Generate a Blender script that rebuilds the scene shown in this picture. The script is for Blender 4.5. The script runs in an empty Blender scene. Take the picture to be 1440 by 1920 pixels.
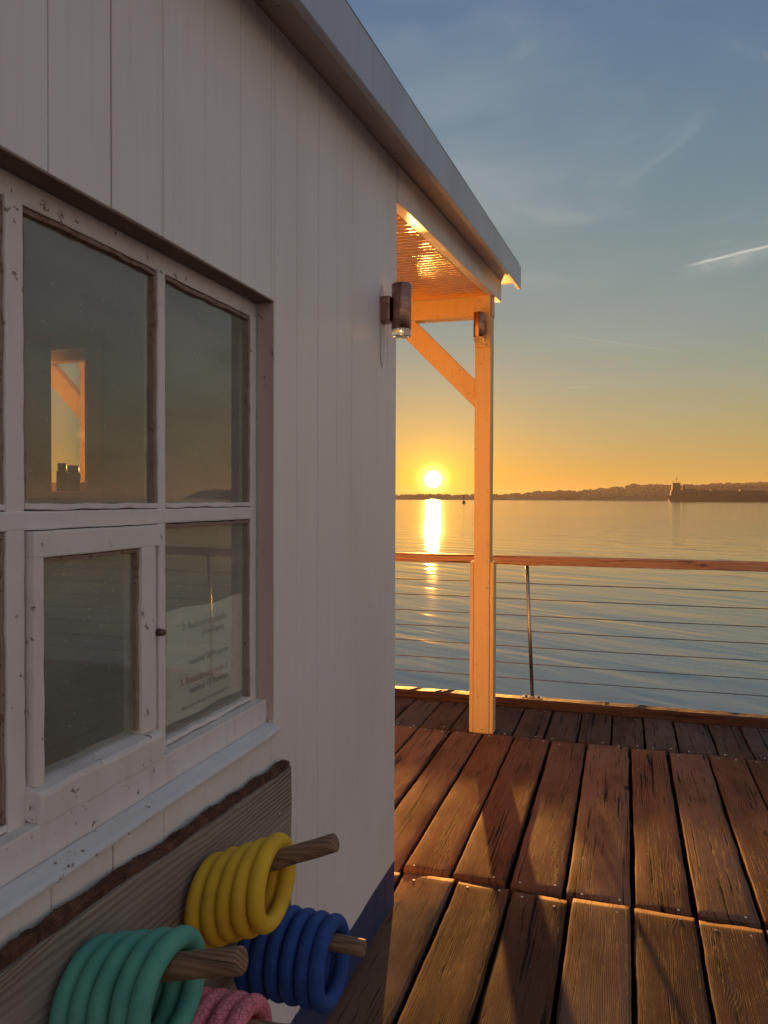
import bpy, bmesh, math, random
from mathutils import Vector, Matrix, noise
random.seed(7)
SC = bpy.context.scene
COL = SC.collection

# ------------------------------------------------------------------ camera
EYE = Vector((0, 0, 1.52))
yaw, pitch, roll = math.radians(17.35), -math.atan(25 / 1440), math.radians(0.2)
fwd = Vector((-math.sin(yaw) * math.cos(pitch), math.cos(yaw) * math.cos(pitch), math.sin(pitch)))
rt = Vector((math.cos(yaw), math.sin(yaw), 0)); up = rt.cross(fwd)
rt2 = math.cos(roll) * rt + math.sin(roll) * up; up2 = -math.sin(roll) * rt + math.cos(roll) * up
cd = bpy.data.cameras.new('camera'); cam = bpy.data.objects.new('camera', cd); COL.objects.link(cam)
cd.sensor_fit = 'VERTICAL'; cd.sensor_height = 36; cd.sensor_width = 27; cd.lens = 27
cd.clip_start = 0.05; cd.clip_end = 40000
cam.matrix_world = Matrix((rt2, up2, -fwd)).transposed().to_4x4()
cam.location = EYE
SC.camera = cam

# ------------------------------------------------------------------ render look
SC.view_settings.view_transform = 'Standard'; SC.view_settings.look = 'None'
SC.view_settings.exposure = 1.55; SC.view_settings.gamma = 1
SC.render.engine = 'CYCLES'
SC.cycles.use_denoising = True
SC.cycles.max_bounces = 10; SC.cycles.diffuse_bounces = 4; SC.cycles.glossy_bounces = 5
SC.cycles.transparent_max_bounces = 12; SC.cycles.transmission_bounces = 6; SC.cycles.volume_bounces = 0
SC.cycles.caustics_reflective = True; SC.cycles.blur_glossy = 1.0
SC.cycles.sample_clamp_indirect = 60.0

# ------------------------------------------------------------------ sun and sky
SUN_AZ, SUN_EL = math.radians(13.7), math.radians(1.44)     # azimuth measured from +Y towards -X
SUN = Vector((-math.sin(SUN_AZ) * math.cos(SUN_EL), math.cos(SUN_AZ) * math.cos(SUN_EL), math.sin(SUN_EL)))
ld = bpy.data.lights.new('sun', 'SUN'); sun = bpy.data.objects.new('sun', ld); COL.objects.link(sun)
ld.energy = 5.0; ld.angle = math.radians(0.6); ld.color = (1.0, 0.42, 0.085)
sun.rotation_euler = SUN.to_track_quat('Z', 'Y').to_euler()


class NT:
    def __init__(s, tree):
        s.t = tree; s.l = tree.links
    def n(s, typ, props=None, **kw):
        nd = s.t.nodes.new('ShaderNode' + typ)
        for k, v in (props or {}).items(): setattr(nd, k, v)
        for k, v in kw.items():
            key = int(k[1:]) if k[0] == 'i' and k[1:].isdigit() else k.replace('_', ' ')
            s.put(nd, key, v)
        return nd
    def put(s, nd, key, v):
        sock = nd.inputs[key]
        if isinstance(v, bpy.types.NodeSocket): s.l.new(v, sock)
        elif isinstance(v, bpy.types.Node): s.l.new(v.outputs[0], sock)
        else:
            if sock.type == 'RGBA' and not isinstance(v, (int, float)) and len(v) == 3: v = (*v, 1)
            sock.default_value = v
    def m(s, op, a, b=0.0, c=0.0, clamp=False):
        nd = s.n('Math', {'operation': op, 'use_clamp': clamp}, i0=a, i1=b, i2=c); return nd.outputs[0]
    def v(s, op, a, b=(0, 0, 0)):
        nd = s.n('VectorMath', {'operation': op}, i0=a, i1=b)
        return nd.outputs['Value'] if op in ('DOT_PRODUCT', 'LENGTH', 'DISTANCE') else nd.outputs[0]
    def mix(s, f, a, b, bt='MIX'):
        nd = s.n('Mix', {'data_type': 'RGBA', 'blend_type': bt})
        s.put(nd, 0, f); s.put(nd, 6, a); s.put(nd, 7, b); return nd.outputs[2]
    def ramp(s, f, stops, interp='LINEAR'):
        nd = s.n('ValToRGB'); s.put(nd, 0, f); cr = nd.color_ramp; cr.interpolation = interp
        while len(cr.elements) < len(stops): cr.elements.new(0.5)
        for e, (p, c) in zip(cr.elements, stops):
            e.position = p; e.color = (*c, 1) if not isinstance(c, (int, float)) else (c, c, c, 1)
        return nd.outputs[0]
    def rng(s, f, a, b, c=0.0, d=1.0, smooth=False):
        nd = s.n('MapRange', {'interpolation_type': 'SMOOTHSTEP' if smooth else 'LINEAR'}, i0=f, i1=a, i2=b, i3=c, i4=d)
        return nd.outputs[0]
    def noise(s, vec, scale, det=3.0, rough=0.5, dist=0.0):
        return s.n('TexNoise', None, Vector=vec, Scale=scale, Detail=det, Roughness=rough, Distortion=dist).outputs[0]


def direction(px, py):                       # a fixed compass direction in the sky
    d = fwd + rt2 * ((px - 720) / 1440) - up2 * ((py - 960) / 1440); return d.normalized()


W = bpy.data.worlds.new('World'); SC.world = W; W.use_nodes = True
W.node_tree.nodes.clear(); w = NT(W.node_tree)
tc = w.n('TexCoord'); D = w.v('NORMALIZE', tc.outputs['Generated'])
sp = w.n('SeparateXYZ', None, Vector=D); Z = w.m('MAXIMUM', sp.outputs[2], 0.0)
grad = w.ramp(Z, [(0.0, (.44, .235, .040)), (.035, (.40, .27, .072)), (.085, (.33, .285, .135)), (.14, (.265, .285, .20)),
                  (.20, (.205, .265, .245)), (.30, (.165, .235, .255)), (.42, (.112, .19, .265)), (.55, (.070, .145, .265)),
                  (1.0, (.045, .10, .22))])
far = w.ramp(Z, [(0.0, (.56, .45, .41)), (.12, (.60, .49, .45)), (.35, (.40, .39, .385)), (1.0, (.07, .13, .23))])
ds = w.v('DOT_PRODUCT', D, tuple(SUN))
side = w.rng(ds, -0.5, 0.95, 0.0, 1.0, True)
sky = w.mix(side, far, grad)
# thin high cloud
cv = w.n('Mapping', None, Vector=D, Rotation=(0.2, 0.75, 0.3), Scale=(1.6, 3.2, 6.5))
cn = w.noise(cv.outputs[0], 1.9, 6, .58, .8)
cm = w.m('MULTIPLY', w.rng(cn, .44, .74, 0, .42, True), w.rng(Z, .10, .30, 0, 1, True))
def wisp(px, py, tight, amt):
    global cm
    f = w.m('MULTIPLY', w.m('POWER', w.m('MAXIMUM', w.v('DOT_PRODUCT', D, tuple(direction(px, py))), 0.0), tight), amt)
    f = w.m('MULTIPLY', f, w.rng(cn, .30, .62, .25, 1, True)); cm = w.m('MAXIMUM', cm, f)
wisp(850, 330, 90, .42); wisp(1000, 250, 60, .22); wisp(1120, 600, 60, .16); wisp(760, 60, 50, .25)
sky = w.mix(cm, sky, (.37, .40, .40))
def contrail(sky, a, b, wid, strength, feather):
    A, B = direction(*a), direction(*b); N = A.cross(B).normalized(); T = (B - A); L = T.length; T = T / L
    dist = w.v('DOT_PRODUCT', D, tuple(N)); nz = w.noise(D, 60, 3)
    dist = w.m('ADD', dist, w.m('MULTIPLY', w.m('SUBTRACT', nz, .5), wid * 1.2))
    core = w.rng(w.m('ABSOLUTE', dist), wid * .25, wid, 1, 0, True)
    up_ = w.m('MULTIPLY', w.rng(dist, 0, wid * feather, 1, 0, True), w.m('GREATER_THAN', dist, 0))
    up_ = w.m('MULTIPLY', up_, w.m('MULTIPLY', w.rng(nz, .35, .7), .35))
    al = w.m('SUBTRACT', w.v('DOT_PRODUCT', D, tuple(T)), A.dot(T))
    along = w.m('MULTIPLY', w.rng(al, 0, L * .35, 0, 1, True), w.rng(al, L * .92, L * 1.3, 1, 0, True))
    f = w.m('MULTIPLY', w.m('MAXIMUM', core, up_), w.m('MULTIPLY', along, strength))
    return w.mix(f, sky, (.60, .58, .52))
sky = contrail(sky, (1270, 503), (1460, 457), .0022, .75, 9)
sky = contrail(sky, (1010, 622), (1240, 655), .0020, .12, 6)
sky = contrail(sky, (1060, 727), (1100, 726), .0010, .2, 3)
# warm glow of the air round the low sun, then the disc itself
low = w.rng(Z, 0.0, .30, 1, 0, True)
d0 = w.m('MAXIMUM', ds, 0.0)
def add(sky, f, c): return w.mix(f, sky, c, 'ADD')
g = w.n('Mix', {'data_type': 'RGBA'})
def glow(power, col, mask=None):
    global sky
    f = w.m('POWER', d0, power)
    if mask is not None: f = w.m('MULTIPLY', f, mask)
    c = w.v('SCALE', col); sc = c.node; w.put(sc, 'Scale', f)
    sky = w.v('ADD', sky, c)
glow(14, (.06, .025, .002), low)
glow(180, (.22, .10, .0))
glow(1600, (.7, .38, .01))
glow(14000, (5., 3.4, .9))
disc = w.rng(ds, math.cos(math.radians(.62)), math.cos(math.radians(.50)), 0, 1)
c = w.v('SCALE', (60, 40, 14)); w.put(c.node, 'Scale', disc); sky = w.v('ADD', sky, c)
nish = w.n('TexSky', {'sky_type': 'NISHITA', 'sun_disc': False, 'sun_elevation': SUN_EL, 'sun_rotation': -SUN_AZ})
c = w.v('SCALE', nish.outputs[0]); w.put(c.node, 'Scale', 0.012); sky = w.v('ADD', sky, c)
bg = w.n('Background', None, Color=sky, Strength=0.355)
w.l.new(bg.outputs[0], w.n('OutputWorld').inputs[0])

# ------------------------------------------------------------------ helpers
def tag(o, label=None, cat=None, group=None, kind=None):
    for k, v in (('label', label), ('category', cat), ('group', group), ('kind', kind)):
        if v: o[k] = v
    return o

def empty(name, loc=(0, 0, 0)):
    o = bpy.data.objects.new(name, None); COL.objects.link(o); o.location = loc; o.empty_display_size = .1
    return o

def link(name, bm, mats, parent=None, smooth=False, origin=None):
    """origin: world point; vertices are given in world space"""
    if origin is not None: bmesh.ops.translate(bm, verts=bm.verts, vec=-Vector(origin))
    me = bpy.data.meshes.new(name); bm.to_mesh(me); bm.free()
    for m_ in (mats if isinstance(mats, (list, tuple)) else [mats]): me.materials.append(m_)
    if smooth:
        for p in me.polygons: p.use_smooth = True
    o = bpy.data.objects.new(name, me); COL.objects.link(o)
    wo = Vector(origin) if origin is not None else Vector()
    if parent:
        o.parent = parent
        pw = Vector(); q = parent
        while q: pw += q.location; q = q.parent
        o.location = wo - pw
    else: o.location = wo
    return o

def box(bm, lo, hi, bev=0.0, seg=0.0, jit=0.0, jf=9.0, mat=0, fn=None, bseg=1):
    """box with bevelled edges, cut along its longest side and roughened by jit metres"""
    b = bmesh.new(); bmesh.ops.create_cube(b, size=1)
    lo, hi = Vector(lo), Vector(hi); s = hi - lo; c = (hi + lo) / 2
    for v in b.verts: v.co = Vector((v.co.x * s.x, v.co.y * s.y, v.co.z * s.z)) + c
    if bev: bmesh.ops.bevel(b, geom=b.edges[:], offset=bev, segments=bseg, affect='EDGES', profile=.6)
    if seg:
        ax = max(range(3), key=lambda i: s[i]); n = int(s[ax] / seg)
        for i in range(1, n):
            p = lo.copy(); p[ax] = lo[ax] + s[ax] * i / n
            no = Vector((0, 0, 0)); no[ax] = 1
            bmesh.ops.bisect_plane(b, geom=b.verts[:] + b.edges[:] + b.faces[:], plane_co=p, plane_no=no, dist=1e-6)
    if jit:
        for v in b.verts: v.co += noise.noise_vector(v.co * jf + Vector((3.1, 7.7, 1.3))) * jit
    if fn:
        for v in b.verts: v.co = fn(v.co)
    merge(bm, b, mat)

def merge(bm, b, mat=0):
    mp = [bm.verts.new(v.co) for v in b.verts]; b.verts.index_update()
    for f in b.faces:
        nf = bm.faces.new([mp[v.index] for v in f.verts]); nf.material_index = mat; nf.smooth = f.smooth
    b.free()

def cyl(bm, p0, p1, r0, r1=None, n=20, rings=1, jit=0.0, mat=0, cap=True, rim=0.0):
    p0, p1 = Vector(p0), Vector(p1); r1 = r0 if r1 is None else r1
    ax = (p1 - p0).normalized(); a = ax.orthogonal().normalized(); b_ = ax.cross(a)
    prof = []
    if rim: prof.append((0, r0 - rim))
    for i in range(rings + 1):
        t = i / rings
        if rim: t = (rim + ((p1 - p0).length - 2 * rim) * t) / (p1 - p0).length
        prof.append((t, r0 + (r1 - r0) * t))
    if rim: prof.append((1, r1 - rim))
    loops = []
    for t, r in prof:
        lp = []
        for k in range(n):
            an = 2 * math.pi * k / n
            d = a * math.cos(an) + b_ * math.sin(an); p = p0.lerp(p1, t) + d * r
            if jit: p += d * noise.noise(p * 30) * jit
            lp.append(bm.verts.new(p))
        loops.append(lp)
    for i in range(len(loops) - 1):
        for k in range(n):
            f = bm.faces.new((loops[i][k], loops[i][(k + 1) % n], loops[i + 1][(k + 1) % n], loops[i + 1][k]))
            f.material_index = mat; f.smooth = True
    if cap:
        bm.faces.new(loops[0][::-1]).material_index = mat; bm.faces.new(loops[-1]).material_index = mat

# ------------------------------------------------------------------ materials
def mat(name):
    m_ = bpy.data.materials.new(name); m_.use_nodes = True; m_.node_tree.nodes.clear()
    t = NT(m_.node_tree); t.out = t.n('OutputMaterial'); t.mat = m_
    t.P = t.n('TexCoord').outputs['Object']; t.geo = t.n('NewGeometry').outputs['Position']
    return t

def finish(t, color, rough=.6, height=None, dist=.002, strength=1.0, **kw):
    b = t.n('BsdfPrincipled')
    t.put(b, 'Base Color', color); t.put(b, 'Roughness', rough)
    for k, v in kw.items(): t.put(b, k.replace('_', ' '), v)
    if height is not None:
        bp = t.n('Bump', None, Height=height, Distance=dist, Strength=strength); t.l.new(bp.outputs[0], b.inputs['Normal'])
    t.l.new(b.outputs[0], t.out.inputs[0]); return t.mat

def stretched(t, sc, src=None, off=(0, 0, 0)):
    return t.n('Mapping', None, Vector=src or t.geo, Scale=sc, Location=off).outputs[0]

def paint_mat(name, base, stretch=(60, 60, 3), chips=0.0, dirt=.25, chipcol=(.16, .09, .055), hi=.0012, rough=.45, tint=(.45, .36, .30)):
    t = mat(name)
    gr = t.noise(stretched(t, stretch), 1.0, 4, .6)
    big = t.noise(stretched(t, (2.3, 2.3, 1.1)), 1.0, 4, .6)
    fine = t.noise(t.geo, 55, 4, .6)
    col = t.mix(t.m('MULTIPLY', t.rng(big, .42, .75, 0, 1, True), dirt), base, tuple(b * k for b, k in zip(base, (.80, .76, .72))))
    col = t.mix(t.m('MULTIPLY', t.rng(gr, .52, .80), dirt * .7), col, tuple(a * b * 1.6 for a, b in zip(base, tint)))
    h = t.m('ADD', t.m('MULTIPLY', gr, .8), t.m('MULTIPLY', fine, .3))
    if chips:
        cn_ = t.noise(stretched(t, (42, 42, 42)), 1.0, 6, .66)
        cm_ = t.rng(t.m('ADD', cn_, t.m('MULTIPLY', big, .35)), .86 - chips, .875 - chips, 0, 1)
        col = t.mix(cm_, col, t.mix(fine, chipcol, tuple(c_ * 1.9 for c_ in chipcol)))
        h = t.m('SUBTRACT', h, t.m('MULTIPLY', cm_, 1.2))
        # dirt settled into the pores
        col = t.mix(t.rng(cn_, .60, .74, 0, .45, True), col, tuple(b * .62 for b in base))
    return finish(t, col, rough, h, hi, .8)

def wood_mat(name, axis='Y', base=((.20, .115, .060), (.36, .23, .13)), dark=(.045, .025, .014), freq=95, bumpd=.004, rough=.55, pid=False, weather=.5, spec=.35, cracks=1.0):
    t = mat(name)
    src = t.geo
    s = t.n('SeparateXYZ', None, Vector=src)
    ix = {'X': 0, 'Y': 1, 'Z': 2}[axis]; oth = [i for i in range(3) if i != ix]
    along = s.outputs[ix]; u, v = t.m('MULTIPLY_ADD', s.outputs[oth[1]], .8, s.outputs[oth[0]]), s.outputs[oth[1]]
    if pid:
        at = t.n('Attribute', {'attribute_name': 'pid'}); pc = t.n('SeparateColor', None, Color=at.outputs['Color'])
        r1, r2, r3 = pc.outputs[0], pc.outputs[1], pc.outputs[2]
        along = t.m('MULTIPLY_ADD', r1, 17.0, along); v2 = t.m('MULTIPLY', r2, 9.0)
    else:
        r1 = r2 = r3 = 0.5; v2 = v
    q = t.n('CombineXYZ', None, X=u, Y=along, Z=v2).outputs[0]
    # knots: warp the rings round scattered points
    vo = t.n('TexVoronoi', {'feature': 'F1'}, Vector=t.n('Mapping', None, Vector=q, Scale=(5.0, 1.9, 1.0)).outputs[0], Scale=1.0, Randomness=1.0)
    kd = vo.outputs['Distance']; ke = t.rng(kd, 0.0, .42, 1, 0, True)
    big = t.noise(t.n('Mapping', None, Vector=q, Scale=(7, 1.1, 1)).outputs[0], 1.0, 2, .5, .3)
    uu = t.m('ADD', u, t.m('ADD', t.m('MULTIPLY', big, .07), t.m('MULTIPLY', t.m('POWER', ke, 2.0), .045)))
    wob = t.noise(t.n('Mapping', None, Vector=q, Scale=(30, 5, 1)).outputs[0], 1.0, 3, .6)
    uu = t.m('ADD', uu, t.m('MULTIPLY', wob, .008))
    fq = t.m('MULTIPLY_ADD', r3, freq * 6.283 * .7, freq * 6.283 * .75)
    ring = t.m('MULTIPLY_ADD', t.m('SINE', t.m('MULTIPLY', uu, fq)), .5, .5)
    ring = t.m('MULTIPLY', ring, t.rng(t.noise(t.n('Mapping', None, Vector=q, Scale=(16, 1.5, 1)).outputs[0], 1.0, 3), .3, .62, .25, 1.0))
    fib = t.noise(t.n('Mapping', None, Vector=q, Scale=(300, 11, 1)).outputs[0], 1.0, 5, .75)
    crk = t.noise(t.n('Mapping', None, Vector=q, Scale=(62, 1.3, 1)).outputs[0], 1.0, 4, .62, .4)
    crack = t.rng(crk, .605, .63, 0, 1)
    ck2 = t.noise(t.n('Mapping', None, Vector=q, Scale=(170, 3.4, 1), Location=(3, 9, 2)).outputs[0], 1.0, 4, .7, .3)
    crack = t.m('MAXIMUM', crack, t.m('MULTIPLY', t.rng(ck2, .595, .63), .75))
    crack = t.m('MULTIPLY', crack, cracks)
    blot = t.noise(t.n('Mapping', None, Vector=q, Scale=(6, 2.2, 1)).outputs[0], 1.0, 5, .65)
    col = t.mix(t.rng(ring, .1, .9), base[1], base[0])
    col = t.mix(t.rng(fib, .3, .75, 0, .45), col, base[0])
    if pid:
        col = t.mix(t.m('MULTIPLY', r3, .60), col, t.mix(.5, base[0], dark))
        col = t.mix(t.rng(r2, .72, .85, 0, .55), col, (base[1][0] * .95, base[1][1] * 1.25, base[1][2] * 1.75))
        grey = t.noise(t.n('Mapping', None, Vector=q, Scale=(9, 3.1, 1), Location=(7, 1, 0)).outputs[0], 1.0, 5, .7)
        col = t.mix(t.rng(grey, .5, .8, 0, .5, True), col, (base[1][0] * .62, base[1][1] * .95, base[1][2] * 1.35))
    col = t.mix(t.rng(blot, .42, .72, 0, weather, True), col, t.mix(.55, dark, base[0]))
    kn = t.rng(kd, .05, .085, .85, 0, True)
    col = t.mix(kn, col, dark)
    col = t.mix(crack, col, tuple(c_ * .45 for c_ in dark))
    h = t.m('MULTIPLY', ring, .20)
    h = t.m('ADD', h, t.m('MULTIPLY', fib, .35)); h = t.m('ADD', h, t.m('MULTIPLY', blot, .25))
    h = t.m('SUBTRACT', h, t.m('MULTIPLY', crack, .9)); h = t.m('SUBTRACT', h, t.m('MULTIPLY', kn, .3))
    rg = t.rng(blot, .3, .7, rough - .05, rough + .12)
    return finish(t, col, rg, h, bumpd, 1.0, Specular_IOR_Level=spec)

M_wall = paint_mat('white_siding_paint', (.82, .77, .73), (95, 95, 2.4), 0, .34, hi=.0022)
M_frame = paint_mat('flaking_frame_paint', (.76, .70, .67), (30, 30, 8), .02, .6, hi=.0022)
M_sill = paint_mat('grey_white_sill_paint', (.70, .70, .72), (30, 6, 30), .03, .45, hi=.002)
M_post = paint_mat('white_post_paint_sun_tint', (.70, .48, .23), (60, 60, 2.5), .03, .5, hi=.001)  # white posts and beams; orange bounced sunlight is mixed into the base colour
M_ceil = paint_mat('varnished_ceiling_gold_light', (.95, .50, .09), (5, 24, 24), 0, .2, rough=.27, hi=.008)  # varnished boards; gold of water-reflected sun is put into colour and metallic
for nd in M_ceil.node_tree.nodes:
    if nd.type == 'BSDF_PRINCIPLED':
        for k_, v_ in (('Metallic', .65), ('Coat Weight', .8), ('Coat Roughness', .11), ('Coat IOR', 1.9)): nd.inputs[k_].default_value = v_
M_soffit = paint_mat('soffit_paint', (.50, .44, .40), (4, 3, 4), .02, .4)
M_blue = paint_mat('dark_blue_base_paint', (.035, .055, .13), (60, 60, 3), .03, .4, chipcol=(.2, .2, .22))
M_fascia = paint_mat('grey_blue_metal_fascia', (.43, .45, .49), (40, 40, 3), 0, .75, rough=.32)
M_putty = paint_mat('brown_stained_putty', (.30, .21, .17), (40, 40, 40), .10, .6, hi=.003, rough=.8)
M_reveal = paint_mat('shade_toned_top_reveal', (.20, .125, .095), (20, 20, 20), .03, .6, hi=.002, rough=.7)  # shade under the top of the opening is painted in as dark brown
M_reveal2 = paint_mat('flare_tinted_worn_reveal', (.56, .42, .38), (20, 20, 6), .03, .6, hi=.002)  # worn paint, with reddish lens flare put into its colour
M_inner = paint_mat('pale_green_interior_paint', (.70, .80, .78), (3, 3, 3), 0, .3)
M_deck = wood_mat('weathered_deck_wood', 'Y', ((.105, .044, .021), (.255, .113, .055)), (.024, .010, .006), 125, .0017, .74, True, .55, .16)
M_deck2 = wood_mat('dark_fissured_deck_wood', 'Y', ((.060, .036, .025), (.135, .082, .052)), (.016, .010, .008), 120, .004, .74, True, .7, .16)
M_kerb = wood_mat('dark_kerb_timber', 'X', ((.040, .018, .012), (.085, .038, .024)), (.012, .006, .005), 70, .003, .6)
M_rail = wood_mat('brown_handrail_wood', 'X', ((.38, .20, .12), (.50, .29, .18)), (.16, .08, .05), 70, .0010, .5, weather=.3)
M_rack = wood_mat('silvery_weathered_board', 'Y', ((.19, .145, .115), (.39, .32, .265)), (.065, .045, .034), 85, .0018, .75, weather=.28, spec=.2, cracks=.18)
M_peg = wood_mat('brown_peg_wood', 'X', ((.17, .095, .055), (.33, .20, .12)), (.05, .03, .02), 80, .0014, .6, weather=.4, cracks=.5)
t = mat('reddish_bark')
bn = t.noise(t.geo, 38, 6, .7, .5); bn2 = t.noise(stretched(t, (90, 30, 90)), 1, 4, .6)
M_bark = finish(t, t.ramp(bn, [(.3, (.025, .012, .009)), (.55, (.13, .048, .026)), (.8, (.27, .13, .08))]), .9, t.m('ADD', bn, t.m('MULTIPLY', bn2, .5)), .012, 1)

def metal(name, col, rough, nz=.1, metallic=1.0):
    t = mat(name); n_ = t.noise(stretched(t, (18, 18, 60)), 1, 4)
    return finish(t, t.mix(t.rng(n_, .35, .7), col, tuple(c_ * .72 for c_ in col)), t.rng(n_, .3, .7, rough - nz, rough + nz), n_, .0004, .5, Metallic=metallic)
M_copper = metal('copper_brown_metal', (.36, .20, .15), .30)
M_steel = metal('galvanised_steel', (.45, .42, .38), .38)
M_cable = metal('dark_steel_cable', (.20, .15, .12), .42)
M_screw = metal('bright_screw_steel', (.72, .68, .60), .3)

def foam(name, col, dark, cracks=0.0, sc=130):
    t = mat(name)
    n1 = t.noise(t.P, 26, 4); n2 = t.noise(t.P, 220, 3)
    co = t.mix(t.rng(n1, .40, .72, 0, .6, True), col, dark); h = t.m('MULTIPLY', n2, .35)
    if cracks:
        wv = t.v('ADD', t.P, t.v('SCALE', t.n('TexNoise', None, Vector=t.P, Scale=40.).outputs[1]))
        t.put(wv.node.inputs[1].links[0].from_node, 'Scale', .008)
        vo = t.n('TexVoronoi', {'feature': 'DISTANCE_TO_EDGE'}, Vector=wv, Scale=sc)
        ck = t.rng(vo.outputs[0], .0, .085, 1, 0)
        co = t.mix(t.m('MULTIPLY', ck, cracks), co, tuple(c_ * .30 for c_ in col))
        h = t.m('SUBTRACT', h, t.m('MULTIPLY', ck, .8))
    return finish(t, co, .72, h, .0009, .8, Specular_IOR_Level=.3)
M_yel = foam('yellow_foam', (.80, .50, .035), (.62, .33, .04))
M_grn = foam('green_foam', (.11, .36, .27), (.07, .27, .25), 0, 190)
M_blu = foam('blue_foam', (.030, .085, .33), (.022, .05, .18), .22, 170)
M_pnk = foam('pink_foam', (.76, .22, .27), (.62, .17, .21), .75, 95)

def glass(name, film):
    t = mat(name)
    fr = t.n('Fresnel', None, IOR=1.72); geo = t.n('NewGeometry')
    dn = t.noise(t.geo, 1.1, 2); bp = t.n('Bump', None, Height=dn, Distance=.004, Strength=.5)
    gl = t.n('BsdfGlossy', None, Color=(1, 1, 1), Roughness=.02); t.l.new(bp.outputs[0], gl.inputs['Normal'])
    tr = t.n('BsdfTransparent', None, Color=(.90, .92, .90))
    gr_ = t.noise(stretched(t, (3, 3, 9)), 1, 6, .65); sp_ = t.noise(t.geo, 160, 2)
    df = t.n('BsdfDiffuse', None, Color=(.74, .67, .59))
    ff = t.m('MULTIPLY', fr.outputs[0], t.m('SUBTRACT', 1.0, geo.outputs['Backfacing']))
    fl = t.m('ADD', t.m('MULTIPLY', t.rng(gr_, .30, .72, .45, 1.1), film), t.rng(sp_, .70, .76, 0, .25))
    m1 = t.n('MixShader', None, i0=fl, i1=tr, i2=df)
    m2 = t.n('MixShader', None, i0=ff, i1=m1, i2=gl); t.l.new(m2.outputs[0], t.out.inputs[0]); return t.mat
M_glass = glass('window_glass', .17); M_milky = glass('salt_filmed_window_glass', .22)

t = mat('lamp_clear_glass')
M_lampglass = finish(t, (.97, .93, .85), .04, None, Transmission_Weight=1.0, IOR=1.45)

# water
t = mat('calm_sea_water')
rot = t.n('Mapping', None, Vector=t.geo, Rotation=(0, 0, math.radians(30))).outputs[0]
h1 = t.noise(t.n('Mapping', None, Vector=rot, Scale=(.16, .62, 1)).outputs[0], 1, 2, .5, .4)
h2 = t.noise(t.n('Mapping', None, Vector=rot, Scale=(.6, 2.0, 1), Rotation=(0, 0, .25)).outputs[0], 1, 2, .5, .5)
h3 = t.noise(t.n('Mapping', None, Vector=rot, Scale=(2.6, 7., 1), Rotation=(0, 0, -.3)).outputs[0], 1, 2, .5)
pt = t.rng(t.noise(t.n('Mapping', None, Vector=rot, Scale=(.010, .035, 1)).outputs[0], 1, 3, .55), .35, .65, .5, 1.9)
h3 = t.m('MULTIPLY', h3, pt); h2 = t.m('MULTIPLY', h2, t.m('MULTIPLY_ADD', pt, .5, .5))
near_ = t.rng(t.v('LENGTH', t.geo), 30, 90, .45, 1.0, True)
h = t.m('ADD', t.m('MULTIPLY', h1, .060), t.m('MULTIPLY', near_, t.m('ADD', t.m('MULTIPLY', h2, .016), t.m('MULTIPLY', h3, .0026))))
bp = t.n('Bump', None, Height=h, Distance=1.0, Strength=1.0)
# sheltered smooth water beside the pier, finely rippled (so rougher) further out
out_ = t.rng(t.v('LENGTH', t.geo), 38, 75, 0, 1, True)
b = t.n('BsdfPrincipled', None, Base_Color=(.17, .205, .24), Roughness=t.rng(out_, 0, 1, .025, .095), IOR=2.0)
t.l.new(bp.outputs[0], b.inputs['Normal']); t.l.new(b.outputs[0], t.out.inputs[0]); M_water = t.mat

def flat(name, col, rough=.8, var=.4, sc=3.0):
    t = mat(name); n_ = t.noise(t.geo, sc, 5, .6)
    return finish(t, t.mix(t.rng(n_, .35, .7), col, tuple(c_ * (1 - var) for c_ in col)), rough)
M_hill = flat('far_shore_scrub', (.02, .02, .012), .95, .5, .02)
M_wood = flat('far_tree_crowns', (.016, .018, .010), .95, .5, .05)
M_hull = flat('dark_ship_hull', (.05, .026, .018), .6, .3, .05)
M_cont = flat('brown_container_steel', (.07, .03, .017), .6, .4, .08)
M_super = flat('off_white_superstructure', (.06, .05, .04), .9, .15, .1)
M_paper = flat('notice_paper', (.93, .88, .76), .8, .05, 4)
M_cloth = flat('beige_curtain_cloth', (.62, .56, .42), .9, .15, 8)
M_jar = flat('dark_brown_jar', (.05, .04, .03), .4, .3, 20)
def ink(n_, c_): return flat(n_, c_, .9, .05, 10)
M_ink1, M_ink2, M_ink3 = ink('teal_ink', (.20, .27, .24)), ink('dark_ink', (.11, .10, .09)), ink('red_ink', (.50, .17, .09))

# ------------------------------------------------------------------ setting: water, far shore, haze
WL = -1.6
bm = bmesh.new()
R_ = [0, 3, 8, 20, 60, 200, 800, 2500, 6000]; NS = 96; prev = None
for r in R_:
    if r == 0: cur = [bm.verts.new((0, 0, WL))]
    else: cur = [bm.verts.new((r * math.cos(2 * math.pi * k / NS), r * math.sin(2 * math.pi * k / NS), WL)) for k in range(NS)]
    if prev is not None:
        for k in range(NS):
            k2 = (k + 1) % NS
            bm.faces.new((prev[0], cur[k], cur[k2]) if len(prev) == 1 else (prev[k], cur[k], cur[k2], prev[k2]))
    prev = cur
tag(link('water', bm, M_water), kind='structure')

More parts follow.
